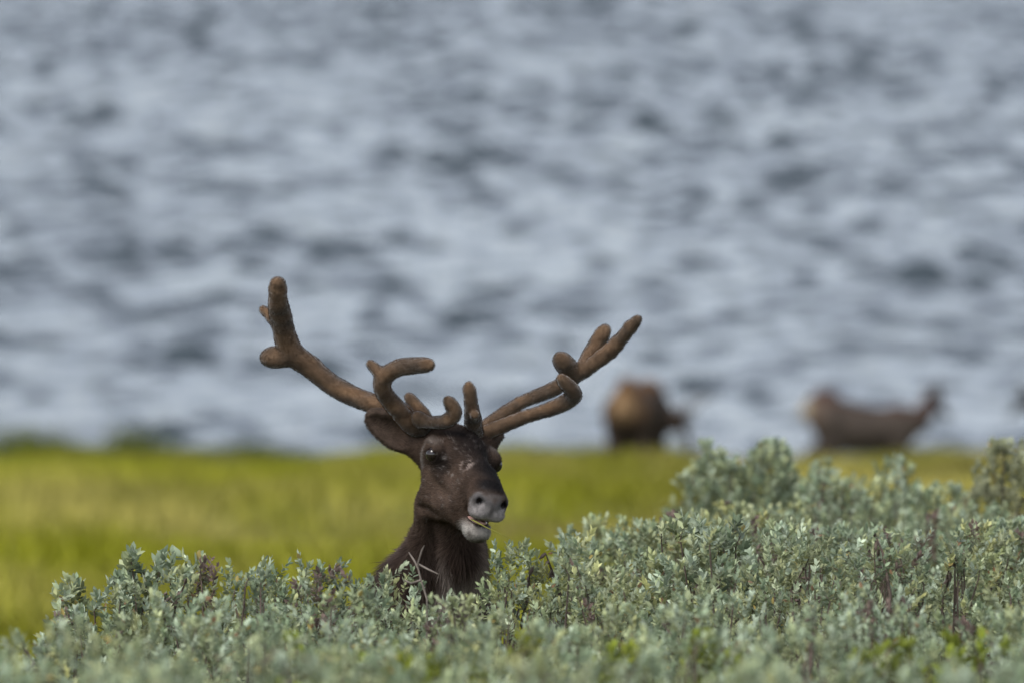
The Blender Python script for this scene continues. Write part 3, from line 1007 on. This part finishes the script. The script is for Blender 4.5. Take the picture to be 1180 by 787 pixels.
# the sky line of the shrubs, as height in the photo against x, for the row at the focus distance
SKX = [-80, 0, 60, 100, 150, 200, 260, 300, 350, 400, 440, 470, 500, 530, 560, 600, 650, 720, 800, 900, 1000, 1100, 1260]
SKY_ = [805, 768, 728, 702, 674, 664, 668, 668, 662, 676, 672, 690, 702, 690, 652, 634, 632, 622, 624, 626, 624, 626, 624]
THICKET = 'grey-green shrubs of the foreground thicket'
sd_ = 0
rows = [(14.6, 832, .28), (16.0, 806, .30), (17.4, 784, .30), (18.8, 762, .30), (20.2, 742, .30), (21.6, 722, .30), (22.6, 702, .24), (23.9, None, .17)]
for ri, (d, pyc, rad) in enumerate(rows):
    step = (0.33 if ri < 6 else 0.27 if ri == 6 else 0.19) / (PXT * d)
    px = -90 + (ri % 2) * step * .5
    while px < 1290:
        jx = px + rng.uniform(-.15, .15) * step
        jd = d + rng.uniform(-.35, .35)
        sk = float(np.interp(jx, SKX, SKY_))
        py = sk - 3 if pyc is None else max(pyc + rng.uniform(-14, 12), sk + (6 if ri > 4 else 14))
        if pyc is not None and jx < 120:
            py = max(py, sk + 8)
        sd_ += 1
        zone = ['at the far left', 'below the left antler', 'below the reindeer', 'below the right antler', 'below the tall rounded shrub', 'at the far right'][int(np.searchsorted([130, 400, 590, 770, 980], jx))]
        depth_ = ['blurred grey-green shrub along the bottom edge', 'soft-focus grey-green shrub midway up the thicket', 'grey-green shrub on the crest of the thicket'][0 if ri < 3 else 1 if ri < 6 else 2]
        shrub(jx, py, jd, rad * rng.uniform(.85, 1.15), depth_ + ' ' + zone, THICKET, sd_, detail=(ri >= 6), hollow=(.45 if ri >= 6 else 1.0))
        px += step
print('thicket', sd_)
# shrubs beyond the focus distance, right of the reindeer
back = [
    (640, 644, 25.3, .16, 1), (700, 630, 25.9, .26, 1), (748, 612, 27.2, .28, 0), (706, 606, 28.6, .24, 0), (828, 604, 27.5, .30, 0), (905, 612, 26.3, .30, 1), (985, 614, 26.8, .30, 0),
    (1070, 616, 26.2, .30, 1), (1150, 608, 26.8, .32, 0), (1235, 600, 26.2, .32, 0), (880, 590, 29.6, .32, 0), (968, 562, 31.0, .22, 0), (1068, 574, 31.0, .22, 0), (1110, 590, 30.0, .24, 0), (1235, 560, 30.5, .28, 0), (950, 552, 32.6, .20, 0), (1002, 562, 32.2, .20, 0), (1096, 566, 32.2, .20, 0),
]
for (px, py, d, rad, det) in back:
    sd_ += 1
    zone = ['right of the reindeer\'s chin', 'left of the tall rounded shrub', 'at the foot of the tall rounded shrub', 'at the foot of the narrow upright shrub', 'at the foot of the right-edge shrub'][int(np.searchsorted([690, 790, 950, 1100], px))]
    shrub(px, py, d, rad, ('sharp' if det else 'soft-focus') + ' low grey-green shrub behind the crest, ' + zone, 'shrubs right of the reindeer', sd_, detail=bool(det), dens=1.0 if det else 1.7, hollow=.6, lsize=.0145 if det else .017)
shrub(922, 540, 33.2, .20, 'lower grey-green shrub touching the right side of the tall rounded shrub', seed=300, dens=2.8, hollow=.4, lsize=.018)
shrub(852, 518, 32.5, .28, 'tall rounded soft-focus grey-green shrub in front of the grazing reindeer with pale rump', seed=301, dens=3.0, hollow=.35, lsize=.018)
shrub(1034, 538, 33.0, .14, 'narrow upright pale shrub between the two tall shrubs on the right', seed=302, dens=3.0, hollow=.3, lsize=.018)
shrub(1156, 520, 31.5, .22, 'tall brownish grey-green shrub at the right edge of the picture', seed=303, green=np.array([0.24, 0.25, 0.15]), dens=2.6, hollow=.4, lsize=.018)
for px, py, w_ in ((232, 652, 'right of the highest left spray'), (286, 654, 'midway between the left spray and the reindeer'), (340, 650, 'with brown heads left of the reindeer'), (392, 660, 'a little left of the reindeer\'s neck'), (436, 660, 'touching the left side of the reindeer\'s neck')):
    sd_ += 1
    shrub(px, py, 24.45, .15, 'low grey-green shrub on the crest ' + w_, THICKET, sd_, detail=True, hollow=.4, dens=1.3)
# sharp sprays in the focus plane
shrub(186, 643, 25.05, .20, 'sharp pale leafy shrub rising highest at the left end of the thicket', seed=311, detail=True, single=110, dens=1.1, lsize=.022)
shrub(112, 676, 25.0, .20, 'small sharp pale shrub lowest at the left end of the thicket', seed=312, detail=True, single=80, dens=1.0, lsize=.020)
shrub(808, 604, 25.0, .22, 'sharp leafy shrub with whitish leaves in front of the tall rounded shrub', seed=313, detail=True, single=110, dens=1.1, lsize=.020)
shrub(918, 628, 24.9, .24, 'sharp yellowish-tipped shrub in the middle of the right thicket', seed=314, detail=True, single=80, dens=1.0, green=np.array([0.20, 0.22, 0.12]))
shrub(588, 634, 24.75, .10, 'dense sharp shrub directly below the reindeer\'s chin', seed=315, detail=True, single=80, dens=1.8)
# fresh green plants low in the thicket
for k, (px, py, d) in enumerate([(575, 744, 20.9), (690, 756, 20.4), (825, 742, 20.6), (365, 750, 20.7), (1010, 752, 20.0), (480, 760, 19.6), (1120, 746, 20.5)]):
    shrub(px, py, d, .13, 'small bright green plant growing among the grey foreground shrubs', 'small bright green plants in the thicket', 330 + k, green=np.array([0.15, 0.18, 0.02]), dens=1.4, name='green_plant', cat='plant', lsize=.022)

# bare pale twig before the neck
tb = at(492, 690, 23.95)
root = np.array([tb[0], 23.95, float(ground_z(tb[0], 23.95))])
pts = [root, tb, at(484, 664, 23.95), at(481, 650, 23.95), at(486, 634, 23.94), at(489, 628, 23.94)]
v1, q1 = tube(pts, [.003, .0022, .0022, .002, .0018, .001], 6)
tw = tag(empty('dead_twig', root), 'bare pale forked twig standing before the reindeer\'s neck', 'twig')
link('stem', make_mesh('stem', v1 - root, q1, M_bark, np.tile([0.15, 0.125, 0.105], (len(v1), 1))), tw)
for pts, rr in (([at(482, 655, 23.95), at(477, 645, 23.96), at(471, 636, 23.97)], .0022), ([at(483, 650, 23.95), at(494, 656, 23.93), at(505, 661, 23.92)], .0022), ([at(485, 668, 23.95), at(474, 672, 23.96), at(466, 668, 23.97)], .0028)):
    v, q = tube(pts, [rr, rr, rr * .5], 6)
    link('side_twig', make_mesh('side_twig', v - root, q, M_bark, np.tile([0.15, 0.125, 0.105], (len(v), 1))), tw)


# ------------------------------------------------------------------ reindeer by the lake
def far_deer(loc, heading, neck, head, label, seed, colours, antlers=(), lower=0.0, spread=.1):
    """standing animal; body axes x forward, y left, z up, origin on the ground below the chest.
    neck, head: points in body axes"""
    Mz = np.array(Matrix.Rotation(heading, 3, 'Z'))
    F = Field(np.arange(-1.15, 1.25, .02), np.arange(-.75, .75, .02), np.arange(-.02, 1.65, .02))
    F.cone((0.0, 0, .78), (-.45, 0, .74), .225, .245, .06)
    F.cone((-.45, 0, .74), (-.80, 0, .84), .245, .20, .06)
    F.cone((0.05, 0, .62), (-.55, 0, .60), .13, .15, .06)
    F.ell((-.80, 0, .88), (.22, .15, .24), .05)
    F.cone((0.02, 0, .86), (0.06, 0, .78), .20, .18, .05)
    F.cone((-.98, 0, .93), (-1.06, 0, .80), .045, .03, .03)                  # tail
    for s in (-1, 1):
        F.cone((.05, .11 * s, .70), (.07, (.11 + spread * .2) * s, .40), .12, .06, .05)
        F.cone((.05, (.11 + spread * .2) * s, .40), (.04, (.11 + spread * .4) * s, .05), .042, .032, .02)
        F.cone((.04, (.11 + spread * .4) * s, .06), (.09, (.11 + spread * .4) * s, .03), .045, .035, .02)
        F.cone((-.78, .12 * s, .78), (-.68, (.14 + spread * .3) * s, .50), .18, .11, .05)
        F.cone((-.68, (.14 + spread * .3) * s, .50), (-.90, (.14 + spread * .6) * s, .38), .10, .055, .03)
        F.cone((-.90, (.14 + spread * .6) * s, .38), (-.84, (.14 + spread * .8) * s, .05), .042, .032, .02)
        F.cone((-.84, (.14 + spread * .8) * s, .06), (-.79, (.14 + spread * .8) * s, .03), .045, .035, .02)
    pn = [np.array([.08, 0, .82])] + [np.array(p) for p in neck]
    rn = np.linspace(.18, .11, len(pn))
    for i in range(len(pn) - 1):
        F.cone(pn[i], pn[i + 1], rn[i], rn[i + 1], .04)
    hp, hd = np.array(head[0], float), np.array(head[1], float)
    ax = (hd - hp) / np.linalg.norm(hd - hp)
    F.cone(pn[-1], hp, .085, .08, .03)
    F.cone(hp, hp + ax * .17, .075, .05, .03)
    F.cone(hp + ax * .17, hd, .05, .042, .02)
    sd = np.cross(ax, [0, 0, 1.0])
    if np.linalg.norm(sd) < .2:
        sd = np.cross(ax, [0, 1.0, 0])
    sd /= np.linalg.norm(sd)
    upv = np.cross(sd, ax)
    for s in (-1, 1):
        F.cone(hp + sd * .05 * s - ax * .04 + upv * .04, hp + sd * .16 * s - ax * .07 + upv * .10, .03, .022, .02)
    V, Q = F.mesh()
    n = vnoise(V * 7, seed)
    c = np.tile(np.array(colours['coat']), (len(V), 1)) * (1 + .25 * n)[:, None]

    def mix(col, f):
        nonlocal c
        c = c * (1 - f[:, None]) + np.array(col) * f[:, None]
    mix(colours['rump'], smooth01((-V[:, 0] - .72) / .22) * smooth01((V[:, 2] - .62) / .2) * .9)
    mix(colours['tail'], near(V, (-1.0, 0, .86), (.10, .13, .15)) * .85)
    mix(colours['back'], smooth01((V[:, 2] - .92) / .1) * .7)
    mix(colours['dark'], smooth01((.45 - V[:, 2]) / .2) * .8)
    mix(colours['dark'], smooth01((V[:, 0] - .25) / .25) * .8)
    root = tag(empty('reindeer', loc), label, 'reindeer')
    root.rotation_euler = (0, 0, heading)
    link('body', make_mesh('body', V, Q, M_coat, c), root)
    for br in antlers:
        A = None
        pts = [hp + sd * p[0] - ax * p[1] + upv * p[2] for p in br[0]]
        lo, hi = np.min(pts, 0) - .15, np.max(pts, 0) + .15
        A = Field(*[np.arange(lo[i], hi[i], .012) for i in range(3)])
        for bb in br:
            q = [hp + sd * p[0] - ax * p[1] + upv * p[2] for p in bb]
            A.path(q, np.linspace(.024, .016, len(q)), .01)
        v, f = A.mesh()
        link('antler', make_mesh('antler', v, f, M_velvet, np.tile(colours['antler'], (len(v), 1))), root)
    return root


def antler_pair(k=1.0, back=.5):
    out = []
    for s in (-1, 1):
        out.append([[(.03 * s, .02, .05), (.10 * s, .12 * back * k, .18 * k), (.22 * s * k, .25 * back * k, .36 * k), (.24 * s * k, .12 * back * k, .56 * k)],
                    [(.20 * s * k, .23 * back * k, .34 * k), (.28 * s * k, .36 * back * k, .42 * k)],
                    [(.05 * s, .03, .08), (.09 * s, -.10, .20 * k)]])
    return out


gA = at(742, 530, 119)
o = far_deer((gA[0] + .05, 119.5, float(ground_z(gA[0] + .05, 119.5)) - .07), R_(74), [(.10, -.14, .70), (.10, -.26, .66)], [(.10, -.34, .68), (.18, -.44, .44)],
             'brown reindeer seen from behind with tan rump, grazing by the lake shore', 401,
             dict(coat=(0.042, 0.031, 0.025), rump=(0.075, 0.047, 0.028), tail=(0.30, 0.19, 0.10), back=(0.105, 0.055, 0.026), dark=(0.026, 0.022, 0.021), antler=(0.16, 0.16, 0.165)), antler_pair(.75, .3), spread=.09)
o.scale = (1.02, .92, 1.14)
gB = at(972, 530, 149.0)
o = far_deer((gB[0] + .55, 149.0, float(ground_z(gB[0] + .55, 149.0)) - .02), R_(4), [(.22, 0, .90), (.30, 0, 1.02)], [(.34, 0, 1.14), (.56, .06, 1.00)],
             'dark grey-brown reindeer with pale rump standing side-on behind the meadow\'s brow', 402,
             dict(coat=(0.058, 0.046, 0.038), rump=(0.090, 0.064, 0.048), tail=(0.36, 0.30, 0.20), back=(0.060, 0.034, 0.028), dark=(0.022, 0.019, 0.018), antler=(0.04, 0.036, 0.032)), antler_pair(.42, .2), spread=.05)
o.rotation_euler[1] = R_(8)
o.scale = (1.2, 1.15, 1.2)
gC = at(1168, 520, 139)
far_deer((gC[0] + .75, 139.0, float(ground_z(gC[0], 139)) - .16), R_(172), [(.30, 0, .86), (.48, 0, .98)], [(.58, 0, 1.02), (.80, 0, .86)],
         'dark reindeer of which only the head shows at the right edge', 403,
         dict(coat=(0.06, 0.05, 0.045), rump=(0.1, 0.08, 0.06), tail=(0.3, 0.26, 0.2), back=(0.06, 0.045, 0.04), dark=(0.040, 0.045, 0.045), antler=(0.06, 0.06, 0.055)), antler_pair(.5, .5), spread=.05)
